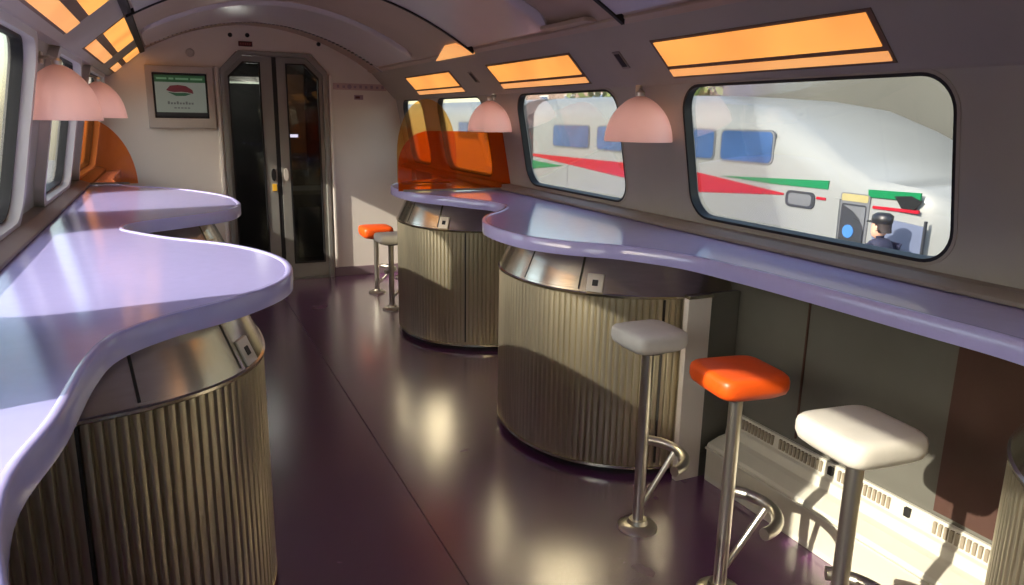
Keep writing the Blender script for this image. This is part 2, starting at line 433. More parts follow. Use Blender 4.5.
# vestibule beyond the door
VY = 8.3
g = G().box(.0,.03,YE+.07,VY,0,2.1); g.box(1.75,1.78,YE+.07,VY,0,2.1); g.box(0,1.78,VY,VY+.03,0,2.1); g.box(0,1.78,YE+.07,VY,2.07,2.1)
st(g.build('wall_vestibule', pbr('vestibule_grey',(74,72,70),.5)))
vl = bpy.data.lights.new('vestibule_lamp','POINT'); vl.energy = 2.6; vl.color = (1,.95,.85); vl.shadow_soft_size = .06
vo = bpy.data.objects.new('vestibule_lamp', vl); COL.objects.link(vo); vo.location = (.75,7.5,1.68)
st(G().box(0,1.78,YE+.02,VY,-.06,-.002).build('floor_vestibule', M['plinth']))
c = thing('galley_cabinet', 'grey galley cabinet seen through the right pane of the end door', 'cabinet', (1.30,7.42,0))
G().box(-.32,.3,-.2,.3,0,.72).build('body', M['traingrey'], c, bevel=.01)
G().box(-.34,.32,-.22,.3,.72,.76).build('top', M['doorgrey'], c, bevel=.006)
G().box(-.24,-.02,-.212,-.2,.12,.6).build('door', M['doorgrey'], c, bevel=.004)
G().box(.03,.28,-.212,-.2,.1,.64).build('door', M['black'], c, bevel=.004)
c = thing('tall_locker', 'brown tall locker seen through the right pane of the end door', 'cabinet', (1.17,8.09,.0))
G().box(-.14,.14,-.14,.2,0,1.95).build('body', M['kickbrown'], c, bevel=.01)
G().box(-.12,.12,-.15,-.14,.9,1.85).build('door', pbr('locker_brown',(140,96,66),.5), c, bevel=.004)
lt = thing('strip_light', 'small white strip light glowing behind the right door pane', 'light', (1.09,7.78,1.25))
G().box(-.10,.10,-.02,.02,-.02,.02).build('housing', M['doorgrey'], lt, bevel=.004)
G().box(-.09,.09,-.028,-.02,-.014,.014).build('tube', emit('strip_glow',(240,226,250),1.6), lt)
lt = thing('ceiling_tube_light', 'pale tube light seen high in the left door pane', 'light', (.62,7.7,1.75))
G().box(-.30,.24,-.05,.05,0,.05).build('housing', M['doorgrey'], lt, bevel=.006)
G().box(-.28,.22,-.03,.03,-.014,0).build('tube', emit('vestibule_glow',(190,196,176),.9), lt)

# sliding double door: frame + two leaves
door = bpy.data.objects.new('door_1', None); COL.objects.link(door); door.location = (.865,YE,0)
st(door, 'grey double end door with two dark glazed leaves')
def octo(x0,x1,z0,z1,cl,cr):
    return [(x0,z0),(x1,z0),(x1,z1-cr)]+([(x1-cr,z1)] if cr else [])+([(x0+cl,z1)] if cl else [(x0,z1)])+([(x0,z1-cl)] if cl else [])
def ringprism(g, A, B, y0, y1):
    n = len(A); v = [(p[0],y0,p[1]) for p in A]+[(p[0],y0,p[1]) for p in B]+[(p[0],y1,p[1]) for p in A]+[(p[0],y1,p[1]) for p in B]
    f = []
    for i in range(n):
        j = (i+1)%n
        f += [(i,j,n+j,n+i),(2*n+i,3*n+i,3*n+j,2*n+j),(i,2*n+i,2*n+j,j),(n+i,n+j,3*n+j,3*n+i)]
    return g.add(v,f)
w = (DX1-DX0)/2
fo = octo(-w,w,0,DT,CH,CH*.95); fi = octo(-w+.035,w-.035,.0,DT-.035,CH,CH*.95)
ringprism(G(), fo, fi, -.03, .06).build('door_frame', M['doorgrey'], door, bevel=.004)
def leaf(sgn):
    x0, x1 = (-w+.036,-.018) if sgn < 0 else (.018,w-.036)
    cl, cr = (CH,0) if sgn < 0 else (0,CH*.95)
    O = octo(x0,x1,.012,DT-.037,cl,cr)
    gx0, gx1 = (x0+.025,x1-.095) if sgn < 0 else (x0+.075,x1-.03)
    I = octo(gx0,gx1,.14,DT-.085,cl*.8,cr*.8)
    if sgn < 0: O = [O[0],O[1],O[2],O[3],O[4]]; I = [I[0],I[1],I[2],I[3],I[4]]
    lf = ringprism(G(), O, I, .01, .045).build('door_leaf', M['doorgrey'], door, bevel=.003)
    G().prism(I,.024,.03,'y').build('leaf_pane', M['doorglass'], lf)
    J = [(p[0]+(.012 if p[0] < (gx0+gx1)/2 else -.012), p[1]+(.012 if p[1] < 1 else -.012)) for p in I]
    ringprism(G(), I, J, .004, .03).build('pane_gasket', M['rubber'], lf)
    hx = -.05 if sgn < 0 else .055
    hd = G().prism([(hx-.02+.012*0+.02*cos(t)+.02,.94+.055*sin(t)) for t in [2*pi*i/16 for i in range(16)]],-.006,.012,'y')
    hd.build('door_handle', M['black'] if sgn < 0 else M['beige'], lf)
    if sgn < 0: G().box(-.065,-.03,-.002,.012,.80,.86).build('yellow_sticker', M['yellow'], lf)
leaf(-1); leaf(1)
G().box(-.018,.018,.014,.04,.01,DT-.04).build('center_seal', M['rubber'], door)
G().box(-w,w,-.012,.05,0,.012).build('threshold', M['doorgrey'], door)

# end wall fittings
sc = thing('wall_monitor', 'framed monitor with a green header and train picture on the end wall', 'monitor', (.125,YE-.035,1.575))
g = G(); ringprism(g, [(-.255,-.245),(.25,-.245),(.25,.245),(-.255,.245)], [(-.205,-.165),(.20,-.165),(.20,.19),(-.205,.19)], -.02, .035)
g.build('bezel', M['beige'], sc, bevel=.006)
G().box(-.21,.205,-.0,.035,-.17,.195).build('screen_edge', M['black'], sc)
scr = G().box(-.19,.185,-.006,.0,-.145,.172).build('screen', emit('screen_glow',(150,158,146),.2), sc)
G().box(-.19,.185,-.0085,-.006,.118,.172).build('header_bar', emit('header_glow',(52,92,60),.2), scr)
hb = G()
for x0,x1 in ((-.175,-.10),(-.085,-.05),(-.035,.06),(.075,.165)): hb.box(x0,x1,-.0098,-.0085,.138,.152)
hb.build('header_text', emit('header_text_glow',(120,160,124),.2), scr)
sw = [(-.11,.055),(-.08,.09),(-.02,.098),(.04,.09),(.085,.06),(.092,.03),(.05,.04),(0,.044),(-.05,.04),(-.085,.045)]
G().prism(sw,-.009,-.006,'y').build('train_picture', emit('swoosh_red_glow',(112,50,56),.2), scr)
G().prism([(-.10,.04),(-.04,.034),(.03,.036),(.075,.03),(.03,.012),(-.04,.010)],-.009,-.006,'y').build('train_picture', emit('swoosh_green_glow',(50,92,66),.2), scr)
 
tm = emit('screen_text_glow',(104,104,100),.2)
tx = G()
for i in range(9): tx.box(-.105+.022*i,-.105+.022*i+.015,-.0085,-.006,-.055,-.040+.008*(i%3 == 0))
tx.build('screen_text', tm, scr)
tx = G()
for i in range(5): tx.box(-.06+.025*i,-.06+.025*i+.018,-.0085,-.006,-.088,-.078)
tx.build('screen_text', tm, scr)
G().box(-.19,.185,-.0085,-.006,-.145,-.118).build('footer_bar', emit('footer_glow',(44,42,42),.2), scr)
s = thing('exit_indicator', 'small dark red sign above the left door leaf', 'sign', (.645,YE,2.02))
G().box(-.055,.055,-.012,0,-.02,.02).build('plate', M['redsign'], s, bevel=.003)
m_ = G()
for i in range(5): m_.box(-.042+.018*i,-.030+.018*i,-.0135,-.012,-.008,.008)
m_.build('sign_letters', pbr('sign_letter_red',(150,80,76),.5), s)
for x,z,l in ((.53,2.085,'small round dark sensor left above the red sign'),(.665,2.09,'small round dark sensor directly above the red sign'),(1.245,2.05,'small round dark sensor above the right door leaf')):
    d = tag(G().lathe([(.0,-.008),(.014,-.008),(.018,0)],n=16).build('ceiling_sensor', M['seam']), l, 'sensor', 'sensors over the end door')
    d.location = (x,YE-.001,z); d.rotation_euler = (radians(-90),0,0)
    d.rotation_euler = (radians(90),0,0) if 0 else (radians(-90),0,0)
d = tag(G().lathe([(.0,-.012),(.022,-.012),(.032,-.004),(.034,0)],n=20).build('smoke_detector', M['beige']), 'round pale disc on the end wall above the monitor', 'detector')
d.location = (.216,YE-.001,1.93); d.rotation_euler = (radians(-90),0,0)
s = thing('notice_strip', 'faded pink strip of printed symbols on the end wall', 'sign', (1.60,YE,1.705))
G().box(-.245,.235,-.003,0,-.028,.028).build('strip', M['pinkmark'], s)
for i in range(9):
    g = G(); x = -.20+.05*i
    if i in (2,): g.prism([(x+.02*cos(t),.02*sin(t)) for t in [2*pi*k/12 for k in range(12)]],-.0045,-.003,'y')
    else: g.box(x-.012,x+.010,-.0045,-.003,-.012,.014-.006*(i%2))
    g.build('printed_symbol', M['purplemark'], s)
s = thing('small_notice', 'tiny dark label under the pink strip on the end wall', 'sign', (1.58,YE,1.615))
G().box(-.04,.04,-.003,.003,-.02,.02).build('label_plate', M['purplemark'], s)
G().box(-.03,.01,-.0045,-.003,-.010,.010).build('label_print', M['redsign'], s)

# ------------------------------------------------------------------ amber light panels in the coves
def light_panel(C0, C1, y0, y1, strip, main, label, side, skew=0.0):
    S = Slope(C0, C1, side)
    c = S.p((y0+y1)/2, strip[0]*S.L)
    t = thing('light_panel', label, 'light', c, group='amber light panels along the coves')
    def slab(name, t0, t1, ya, yb, mat, h0, h1):
        vs = []
        for h in (h0,h1):
            for (y,q) in ((ya-skew*0,t0),(yb,t0),(yb,t1),(ya,t1)):
                p = S.p(y, q*S.L, h); vs.append((p[0]-c[0],p[1]-c[1],p[2]-c[2]))
        return obj(name, vs, [(0,1,2,3),(7,6,5,4),(0,4,5,1),(1,5,6,2),(2,6,7,3),(3,7,4,0)], mat, t, bevel=.0015)
    pad = .02
    slab('frame', strip[0]-.03, main[1]+.03, y0-pad, y1+pad, M['amberframe'], -.004, .003)
    slab('lower_strip', strip[0], strip[1], y0-.01, y1+.01, M['amber2'], .0, .007)
    slab('diffuser', main[0], main[1], y0, y1, M['amber'], .0, .007)
for (a,b),l in zip(((1.56,2.56),(3.26,4.26),(4.95,5.95),(-.1,.9)),
                   ('amber light panel above the largest right window','amber light panel above the middle right window','amber light panel above the far right window','amber light panel above the viewer on the right')):
    light_panel(RC0,RC1,a,b,(.12,.21),(.26,.57),l,-1)
for (a,b),l in zip(((2.5,3.58),(4.38,5.62),(6.25,6.77)),
                   ('nearest amber light panel in the left cove, cut by the top frame','second amber light panel in the left cove, over the pink lamp shades','farthest amber light panel in the left cove, beside the end wall')):
    light_panel(LC0,LC1,a,b,(.38,.55),(.66,.98),l,1)
# small emissive amber wedge laid against the ceiling edge
s = thing('ceiling_amber_wedge', 'small glowing amber wedge at the ceiling edge between ceiling panels', 'light', (1.62,4.9,roof_z(1.62)))
vs = []
for h in (-.004,-.012):
    for x,y in ((1.692,4.27),(1.692,4.98),(1.605,4.56),(1.605,4.36)):
        vs.append((x-1.62, y-4.9, roof_z(x)-roof_z(1.62)+h-.002))
obj('diffuser', vs, [(0,1,2,3),(7,6,5,4),(0,4,5,1),(1,5,6,2),(2,6,7,3),(3,7,4,0)], M['amber2'], s)
# dark hammer slots in the right cove
SC = Slope(RC0,RC1,-1)
for y,l in ((2.86,'dark slot in the right cove above the near pink lamp shade'),(4.60,'dark slot in the right cove above the far pink lamp shade')):
    t = thing('vent_slot', l, 'vent', SC.p(y,.40*SC.L), group='slots in the right cove')
    c = Vector(t.location)
    for nm,hw,hv,h,mat in (('slot_frame',.028,.045,.004,M['sill']),('slot_opening',.018,.034,.006,M['seam'])):
        vs = [Vector(SC.p(y+sy*hw, .40*SC.L+sv*hv, hh))-c for hh in (-.002,h) for sy,sv in ((-1,-1),(1,-1),(1,1),(-1,1))]
        obj(nm, vs, [(0,1,2,3),(7,6,5,4),(0,4,5,1),(1,5,6,2),(2,6,7,3),(3,7,4,0)], mat, t)

# ------------------------------------------------------------------ pink dome lamps on the window pillars
def dome_lamp(x, y, z, side, label, r=.148, h=.195):
    t = thing('dome_lamp', label, 'lamp', (x,y,z), group='pink dome lamps on the window pillars')
    prof_o = [(max(.012, r*(1-sin(a)**2)**.60), h*sin(a)) for a in [i*pi/2/14 for i in range(15)]]
    prof_i = [(max(.006,p[0]-.006), p[1]-.006 if p[1] > .01 else 0) for p in reversed(prof_o)]
    G().lathe(prof_o+prof_i, n=40).build('shade', M['frosted'], t, smooth=50)
    G().lathe([(.016,h-.008),(.02,h+.012),(.012,h+.022),(.0,h+.022)], n=16).build('cap', M['chrome'], t, smooth=40)
    wx = (R0[0]+(R1[0]-R0[0])*(z+h+.03-R0[1])/(R1[1]-R0[1]) if side > 0 else L0[0]+(L1[0]-L0[0])*(z+h+.03-L0[1])/(L1[1]-L0[1])) - x
    G().tube([(0,0,h+.015),(wx*.4,.06,h+.03),(wx+side*.005,.15,h+.03)], .007).build('bracket', M['chrome'], t, smooth=60)
    G().box(min(wx,wx-side*.012),max(wx,wx-side*.012),.13,.17,h+.005,h+.055).build('wall_plate', M['chrome'], t, bevel=.004)
    la = bpy.data.lights.new('bulb_glow','POINT'); la.energy = .8; la.color = (1,.90,.82); la.shadow_soft_size = .025
    lo = bpy.data.objects.new('bulb_glow', la); COL.objects.link(lo); lo.parent = t; lo.location = (0,0,.035)
    G().lathe([(0,.06),(.018,.065),(.028,.09),(.02,.12),(.012,.14),(.012,h-.01)], n=16).build('bulb', M['seatgrey'], t, smooth=60)
dome_lamp(1.83,2.72,1.365,1,'pink dome lamp on the pillar between the largest and middle right windows',.145,.19)
dome_lamp(1.83,4.36,1.37,1,'far right pink dome lamp beside the orange screen',.138,.19)
dome_lamp(-.375,3.50,1.415,-1,'near left pink dome lamp, larger, hanging beside the end of a window', .142, .215)
dome_lamp(-.36,5.25,1.415,-1,'far left pink dome lamp partly hidden behind the nearer left one', .142, .215)

# ------------------------------------------------------------------ bar counters
def counter(name, edge, back, z0, z1, label, lip):
    E = catmull(edge,6)
    loop = E+[(back,E[-1][1]),(back,E[0][1])]
    cx_, cy_ = back, 2.5
    t = thing(name, label, 'counter', (back,2.5,z0))
    P = [(x-cx_,y-cy_) for x,y in loop]
    G().prism(P,0,z1-z0-.004).build('worktop', M['lilac'], t, smooth=30, bevel=.007, seg=3)
    # raised front lip that follows the wave
    EE = [Vector((x-cx_,y-cy_)) for x,y in E]; rings = []
    for i,p in enumerate(EE):
        d = (EE[min(i+1,len(EE)-1)]-EE[max(i-1,0)]).normalized(); n = Vector((d.y,-d.x))
        if n.x*(1 if back < 0.5 else -1) > 0: n = -n       # points to the wall side
        a = p-n*.003; b = p+n*.018
        H = z1-z0
        rings.append([(a.x,a.y,.001),(a.x,a.y,H-.004),((a+n*.004).x,(a+n*.004).y,H),((b-n*.004).x,(b-n*.004).y,H),(b.x,b.y,H-.004),(b.x,b.y,.001)])
    G().loft(rings).build('front_edge', M['lilac'], t, smooth=50)
    return t
L_edge = [(.30,-.9),(.32,-.5),(.15,.0),(-.05,.35),(-.16,.7),(-.215,1.0),(-.185,1.25),(-.165,1.52),(-.13,1.68),(-.03,1.81),(.13,1.94),(.27,2.13),(.315,2.35),(.28,2.57),(.17,2.80),(-.02,3.02),(-.15,3.22),(-.19,3.33),(-.15,3.48),(.05,3.64),(.23,3.80),(.30,4.0),(.315,4.2),(.28,4.5),(.14,4.85),(-.05,5.12),(-.19,5.24),(-.30,5.42),(-.36,5.8),(-.37,6.3),(-.37,6.79)]
counter('bar_counter', L_edge, -.568, .945, 1.0, 'sunlit lilac wavy bar counter along the left windows', 0)
R_edge = [(1.20,-.5),(1.15,-.2),(1.16,.2),(1.25,.45),(1.42,.60),(1.60,.74),(1.66,.95),(1.66,1.2),(1.655,1.6),(1.64,1.85),(1.61,2.08),(1.50,2.30),(1.36,2.45),(1.265,2.62),(1.235,2.85),(1.26,3.06),(1.35,3.26),(1.51,3.44),(1.615,3.62),(1.615,3.82),(1.52,4.02),(1.39,4.28),(1.325,4.5),(1.325,4.8),(1.38,5.02),(1.52,5.2),(1.74,5.36),(1.90,5.55),(1.93,5.8)]
counter('bar_counter', R_edge, 2.058, .945, 1.0, 'shaded lilac wavy bar counter along the right windows', 0)

# ------------------------------------------------------------------ drum pedestals under the counters
def drum_outline(cx, cy, a, b, side, n=400, ex=2.2):
    """half super-ellipse bulging into the aisle; side=+1 right wall, -1 left wall"""
    out = []
    for i in range(n+1):
        t = -pi/2+pi*i/n
        c, s = cos(t), sin(t)
        out.append((cx-side*a*abs(c)**(2/ex), cy+b*(1 if s > 0 else -1)*abs(s)**(2/ex)))
    return out
def resample(P, n):
    d = [0]
    for p,q in zip(P,P[1:]): d.append(d[-1]+math.dist(p,q))
    out = []; j = 0
    for i in range(n+1):
        s = d[-1]*i/n
        while j < len(d)-2 and d[j+1] < s: j += 1
        u = (s-d[j])/max(1e-9,d[j+1]-d[j]); out.append((P[j][0]+(P[j+1][0]-P[j][0])*u, P[j][1]+(P[j+1][1]-P[j][1])*u))
    return out, d[-1]
def pedestal(cx, cy, a, b, side, wallx, label, rib=.027, panels=((.42,.60),), seams=(.33,.78), ex=2.2, lock_s=.27):
    t = thing('counter_pedestal', label, 'pedestal', (cx,cy,0), group='ribbed steel drum pedestals under the bar counters')
    base = drum_outline(0,0,a,b,side,ex=ex)
    _, Ltot = resample(base, 10)
    nr = int(Ltot/rib); per = 10
    pts, _ = resample(base, nr*per)
    def normal(i):
        p = Vector(pts[max(i-1,0)]); q = Vector(pts[min(i+1,len(pts)-1)]); d = (q-p).normalized()
        n = Vector((d.y,-d.x))
        if n.dot(Vector(pts[i])) < 0: n = -n
        return n
    nrm = [normal(i) for i in range(len(pts))]
    prof = [-.0035,-.006,-.0035,.0,.0004,.0008,.001,.0008,.0004,.0]   # one shallow groove and one flat rib
    def ring(off, z, ribbed):
        o = []
        for i,p in enumerate(pts):
            h = off+(prof[i%per] if ribbed else 0)
            o.append((p[0]+nrm[i].x*h, p[1]+nrm[i].y*h, z))
        return o
    back = wallx-cx
    def solid(rings, name, mat, sm):
        rr = []
        for r in rings:
            rr.append(r+[(back,r[-1][1],r[-1][2]),(back,r[0][1],r[0][2])])
        return G().loft(rr).build(name, mat, t, smooth=sm)
    solid([ring(-.02,0,False),ring(-.02,.035,False)],'plinth',M['plinth'],30)
    solid([ring(.003,.030,False),ring(.003,.042,False)],'base_trim',M['steel'],30)
    body = solid([ring(-.004,.042,True),ring(0,.06,True),ring(0,.762,True)],'ribbed_body',M['rib'],25)
    for s in seams:
        i = int(s*nr)*per; p = pts[i]; n = nrm[i]; d = Vector((-n.y,n.x))
        v = [Vector(p)+n*k+d*e for k,e in ((-.004,-.004),(.0025,-.004),(.0025,.004),(-.004,.004))]
        G().prism([(q.x,q.y) for q in v],.06,.76).build('door_gap', M['ribgap'], body)
    solid([ring(-.002,.762,False),ring(.006,.766,False),ring(.006,.774,False),ring(.0,.778,False)],'steel_rim',M['steel'],30)
    band = solid([ring(.0,.778,False),ring(-.075,.9445,False)],'steel_band',M['steel'],25)
    for s0,s1 in panels:
        i0, i1 = int(s0*nr)*per, int(s1*nr)*per
        rings = []
        for f,o in ((.06,.0),(.06,.0045),(.94,.0045),(.94,.0)):
            z = .778+(.9445-.778)*f
            rings.append([(pts[i][0]+nrm[i].x*(o-.075*f), pts[i][1]+nrm[i].y*(o-.075*f), z) for i in range(i0,i1+1,5)])
        ap = G().loft(rings,cap=False,closed=False).build('access_panel', M['steel'], band, smooth=40)
        for i,e in ((i0,0),(i1,0)):
            p0 = Vector(pts[i]); n = nrm[i]; d = Vector((-n.y,n.x))
            vs = []
            for f in (.06,.94):
                z = .778+.1665*f
                for k,q in ((0,-.0025),(.006,-.0025),(.006,.0025),(0,.0025)):
                    w_ = p0+n*(k-.075*f)+d*q; vs.append((w_.x,w_.y,z))
            obj('panel_gap', vs, [(0,1,2,3),(7,6,5,4),(0,4,5,1),(1,5,6,2),(2,6,7,3),(3,7,4,0)], M['ribgap'], ap)
    # lock plate with round keyhole
    il = int(lock_s*nr)*per+5; p = Vector(pts[il]); n = nrm[il]; d = Vector((-n.y,n.x))
    def lock(half, z0_, z1_, k0, k1, name, mat, par):
        vs = []
        for z in (z0_,z1_):
            f = (z-.778)/.1665
            for k,q in ((k0,-half),(k1,-half),(k1,half),(k0,half)):
                w_ = p+n*(k-.075*f)+d*q; vs.append((w_.x,w_.y,z))
        return obj(name, vs, [(0,1,2,3),(7,6,5,4),(0,4,5,1),(1,5,6,2),(2,6,7,3),(3,7,4,0)], mat, par, bevel=.002)
    lk = lock(.034,.782,.85,0,.007,'lock_plate',M['chrome'],band)
    lock(.012,.805,.828,.005,.009,'keyhole',M['seam'],lk)
    return t
pedestal(1.985,2.92,.64,.61,1,2.055,'nearest full drum pedestal beneath the right counter, behind the first white stool',panels=((.30,.45),),seams=(.13,))
pedestal(1.985,4.74,.62,.60,1,2.055,'farther drum pedestal at the end of the right counter, beside the far stools',panels=((.30,.45),),seams=(.2,))
pedestal(1.985,.385,.64,.61,1,2.055,'drum pedestal cut off at the right edge under the right counter',panels=((.30,.45),),seams=(.5,),lock_s=.5)
pedestal(-.43,2.36,.645,.56,-1,-.567,'large drum pedestal under the left counter in the foreground',panels=((.17,.325),),seams=(.10,),ex=2.5,lock_s=.35)
pedestal(-.43,4.16,.665,.56,-1,-.567,'far drum pedestal under the left counter near the door',panels=((.17,.325),),seams=(.10,),ex=2.5,lock_s=.35)
# flat grey side panel closing the near right drum to the wall
sp = thing('side_panel', 'flat grey panel closing the right drum pedestal to the wall', 'panel', (2.0,2.275,0))
G().box(-.20,-.085,-.012,.018,.0,.775).build('panel_face', M['endwall'], sp, bevel=.004)
G().box(-.085,.055,-.010,.018,.0,.79).build('return_panel', M['kick'], sp, bevel=.002)
G().box(-.20,-.08,-.016,.018,.775,.79).build('panel_cap', M['steel'], sp, bevel=.002)

# ------------------------------------------------------------------ heater casing along the right wall
h = thing('heater_casing', 'cream perforated heater casing along the floor under the right counter', 'heater', (2.058,1.65,0))
prof = [(0,0),(-.135,0),(-.135,.155),(-.128,.165),(-.075,.185),(-.045,.190),(-.040,.225),(-.022,.230),(-.016,.285),(0,.285)]
G().prism(prof,-.58,.585,'y').build('casing', M['heater'], h, bevel=.003)
G().box(-.139,-.135,-.57,.575,.028,.138).build('front_grille', M['grille'], h)
G().box(-.145,-.135,-.58,.585,.140,.150).build('front_lip', M['heater'], h, bevel=.003)
for a,b in ((-.56,-.34),(-.18,.02),(.10,.30),(.34,.56)):
    g = G(); y = a
    while y < b:
        g.box(-.026,-.016,y,y+.010,.238,.276); y += .018
    g.build('vent_grille', pbr('vent_tan',(150,138,118),.5), h)
for y in (-.235,.07,.575):
    G().box(-.030,-.016,y-.02,y+.0,.245,.275).build('latch', M['seam'], h, bevel=.002)

# ------------------------------------------------------------------ bar stools
def sq(a,b,e,n,z):
    o = []
    for k in range(n):
        t = 2*pi*k/n; c,s = cos(t), sin(t)
        o.append((a*(1 if c > 0 else -1)*abs(c)**(2/e), b*(1 if s > 0 else -1)*abs(s)**(2/e), z))
    return o
def make_stool(label, seatmat, zb, group, size=.113, thick=1.0):
    t = thing('bar_stool', label, 'stool', group=group)
    A = size
    k_ = thick
    rings = [sq(A*f,A*f,e,48,zb+z*k_) for f,e,z in ((.82,5,.002),(.95,6,.014),(1.0,6,.030),(1.0,6,.050),(.978,6,.061),(.93,5.5,.068),(.82,5,.0715),(.5,4,.073),(.2,3,.0735))]
    G().loft(rings).build('seat', seatmat, t, smooth=60)
    G().lathe([(.0,zb-.012),(.06,zb-.012),(.07,zb-.006),(.07,zb+.005)],n=24).build('seat_plate', M['traindark'], t, smooth=40)
    G().lathe([(.0205,.012),(.0205,zb-.005)],n=24).build('pole', M['chrome'], t, smooth=40)
    G().lathe([(.0,0),(.072,0),(.072,.006),(.064,.014),(.038,.020),(.032,.034),(.0,.034)],n=32).build('base_plate', M['chrome'], t, smooth=35)
    # curved foot rail on a slanting strut, towards the wall
    hz = min(.285, zb*.43); R = .145
    arc = [(R*cos(radians(q)), R*sin(radians(q))-.01, hz) for q in range(62,-84,-7)]
    G().tube(arc,.0185,n=14).build('foot_rail', M['chrome'], t, smooth=60)
    G().tube([(.015,-.002,hz-.195 if zb > .6 else hz-.12),(R-.012,-.012,hz-.008)],.0105,n=12).build('strut', M['chrome'], t, smooth=60)
    return t
def place(o,x,y,rz=0): o.location = (x,y,0); o.rotation_euler = (0,0,rz)
place(make_stool('pale grey bar stool in front of the ribbed right drum pedestal', M['seatgrey'], .690, 'bar stools fixed to the floor', .105),1.455,2.03)
place(make_stool('orange bar stool between the two pale stools at the right counter', M['seatorange'], .680, 'bar stools fixed to the floor', .115),1.478,1.605,radians(-8))
place(make_stool('white bar stool nearest the viewer at the right counter', M['seatwhite'], .700, 'bar stools fixed to the floor', .113),1.425,1.13,radians(-6))
place(make_stool('far orange bar stool standing by the end wall', M['seatorange'], .475, 'bar stools fixed to the floor', .128, 1.3),1.51,6.02)
place(make_stool('far grey bar stool half hidden behind the far right pedestal', M['seatgrey'], .52, 'bar stools fixed to the floor'),1.475,5.43)

# ------------------------------------------------------------------ orange acrylic screens on the counters
def screen(y, outline, mat, label, wallx):
    t = thing('acrylic_screen', label, 'screen', (wallx,y,1.0), group='orange acrylic screens on the counters')
    G().prism([(x-wallx,z-1.0) for x,z in outline],-.004,.004,'y').build('sheet', mat, t, smooth=20)
    g = G()
    xs = [p[0] for p in outline]
    g.box(min(xs)-wallx+.03,max(xs)-wallx-.05,-.009,.009,0,.012)
    g.build('foot_channel', M['sill'], t)
def wx_r(z): return 2.03+(1.92-2.03)*(z-1.03)/.59-.002
def wx_l(z): return -.57+.11*(z-1.03)/.63+.002
q = [(1.965,1.003),(1.965,1.033),(wx_r(1.034),1.036),(wx_r(1.37),1.37)]
q2 = [(1.32+.55*0+ (1.50-1.27)*(1-sin(a))-.05, 1.003+(1.37-1.003)*cos(a)) for a in [i*pi/2/14 for i in range(15)]]
arcR = [(1.47-.20*sin(i*pi/2/12), 1.15+.22*cos(i*pi/2/12)) for i in range(13)]
screen(4.47, q+arcR+[(1.27,1.003)], M['orange_acrylic'], 'orange acrylic screen standing across the right counter', 1.93)
arcA = [(1.62-.19*1+.19*cos(a)+.0,1.25+.33*sin(a)) for a in [i*pi/18 for i in range(19)]]
arcA = [(1.655+.215*cos(a)-.02, 1.20+.375*sin(a)) for a in [i*pi/18 for i in range(19)]]
screen(5.02, [(1.85,1.003)]+arcA+[(1.42,1.003)], M['amber_acrylic'], 'paler amber dome shaped screen behind the orange one on the right', 1.85)
arcL = [(-.50+.30*sin(i*pi/2/14), 1.003+.42*cos(i*pi/2/14)) for i in range(15)]
screen(5.4, [(-.478,1.003),(-.478,1.012),(-.54,1.036),(wx_l(1.2),1.2),(wx_l(1.41),1.41)]+arcL[2:], M['orange_soft'], 'orange quarter round screen standing on the left counter', -.5)

# ------------------------------------------------------------------ outside: tracks, platform, train, wall, trees
GZ = -2.6
st(G().box(-40,40,-30,60,GZ-.2,GZ).build('ground', M['ballast']))
pl = st(G().box(4.6,6.75,-6,40,GZ,-1.18).build('platform', M['platform'], bevel=.02))
st(G().box(-7.5,-2.6,-20,50,GZ,-1.30).build('platform', M['platform'], bevel=.02))
TX = 7.0
tr = thing('train', 'white train with red and green stripes and a sloping nose outside the right windows', 'train', (TX,10,GZ))
def train_ring(y, H, xin, q=1.0, w=2.8):
    """cross-section of the carriage at station y: roof height H, side drawn in by xin, shoulder roundness q"""
    half = [(xin+.12*q,-2.3),(xin,-1.9),(xin,H-1.5),(xin,H-.42),(xin+.02*q,H-.30),(xin+.09*q,H-.17),(xin+.22*q,H-.08),(xin+.5*q,H-.02)]
    pts = half+[(w/2,H)]+[(w-x,z) for x,z in reversed(half)]
    return [(x,y-10,max(z,-2.3+.01*k)-GZ) for k,(x,z) in enumerate(pts)]
rings = [train_ring(*a) for a in ((4.74,.30,.75,.3),(4.82,.55,.45,.3),(4.98,.72,.2,.25),(5.2,.83,.05,.2),(5.45,.85,.0,.15),(5.85,.89,0,.15),(6.33,1.08,0,.3),(6.96,1.40,0,.6),(7.64,1.67,0,.9),(8.58,1.81,0),(9.66,1.87,0),(10.9,1.9,0),(14.3,1.9,0))]
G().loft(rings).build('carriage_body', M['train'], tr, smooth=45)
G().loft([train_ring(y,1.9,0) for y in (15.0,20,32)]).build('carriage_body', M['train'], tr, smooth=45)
G().loft([train_ring(y,1.7,.12) for y in (14.28,15.02)]).build('gangway', M['traindark'], tr)
def side(name, loop, mat, d=.012, par=tr, x=TX, bevel=0):
    """flat part fixed to the train side; loop in (y,z) world"""
    return G().prism([(y-10,z-GZ) for y,z in loop],x-TX-d,x-TX+.01,'x').build(name, mat, par, bevel=bevel)
side('red_stripe', [(14.3,.75),(10.69,.765),(8.81,.74),(7.09,.60),(7.09,.58),(8.78,.46),(10.67,.51),(14.3,.70)], M['stripe_red'],.010)
side('green_stripe', [(14.3,.61),(12.95,.575),(14.3,.43)], M['stripe_green'],.011)
side('green_stripe', [(8.3,.73),(6.40,.81),(6.40,.71),(7.3,.70)], M['stripe_green'],.012)
side('green_stripe', [(5.84,.76),(5.20,.78),(5.20,.69),(5.83,.68)], M['stripe_green'],.013)
side('red_stripe', [(5.76,.59),(5.20,.60),(5.20,.565),(5.76,.56)], M['stripe_red'],.013)
side('red_stripe', [(6.56,.61),(6.42,.61),(6.42,.58),(6.56,.58)], M['stripe_red'],.013)
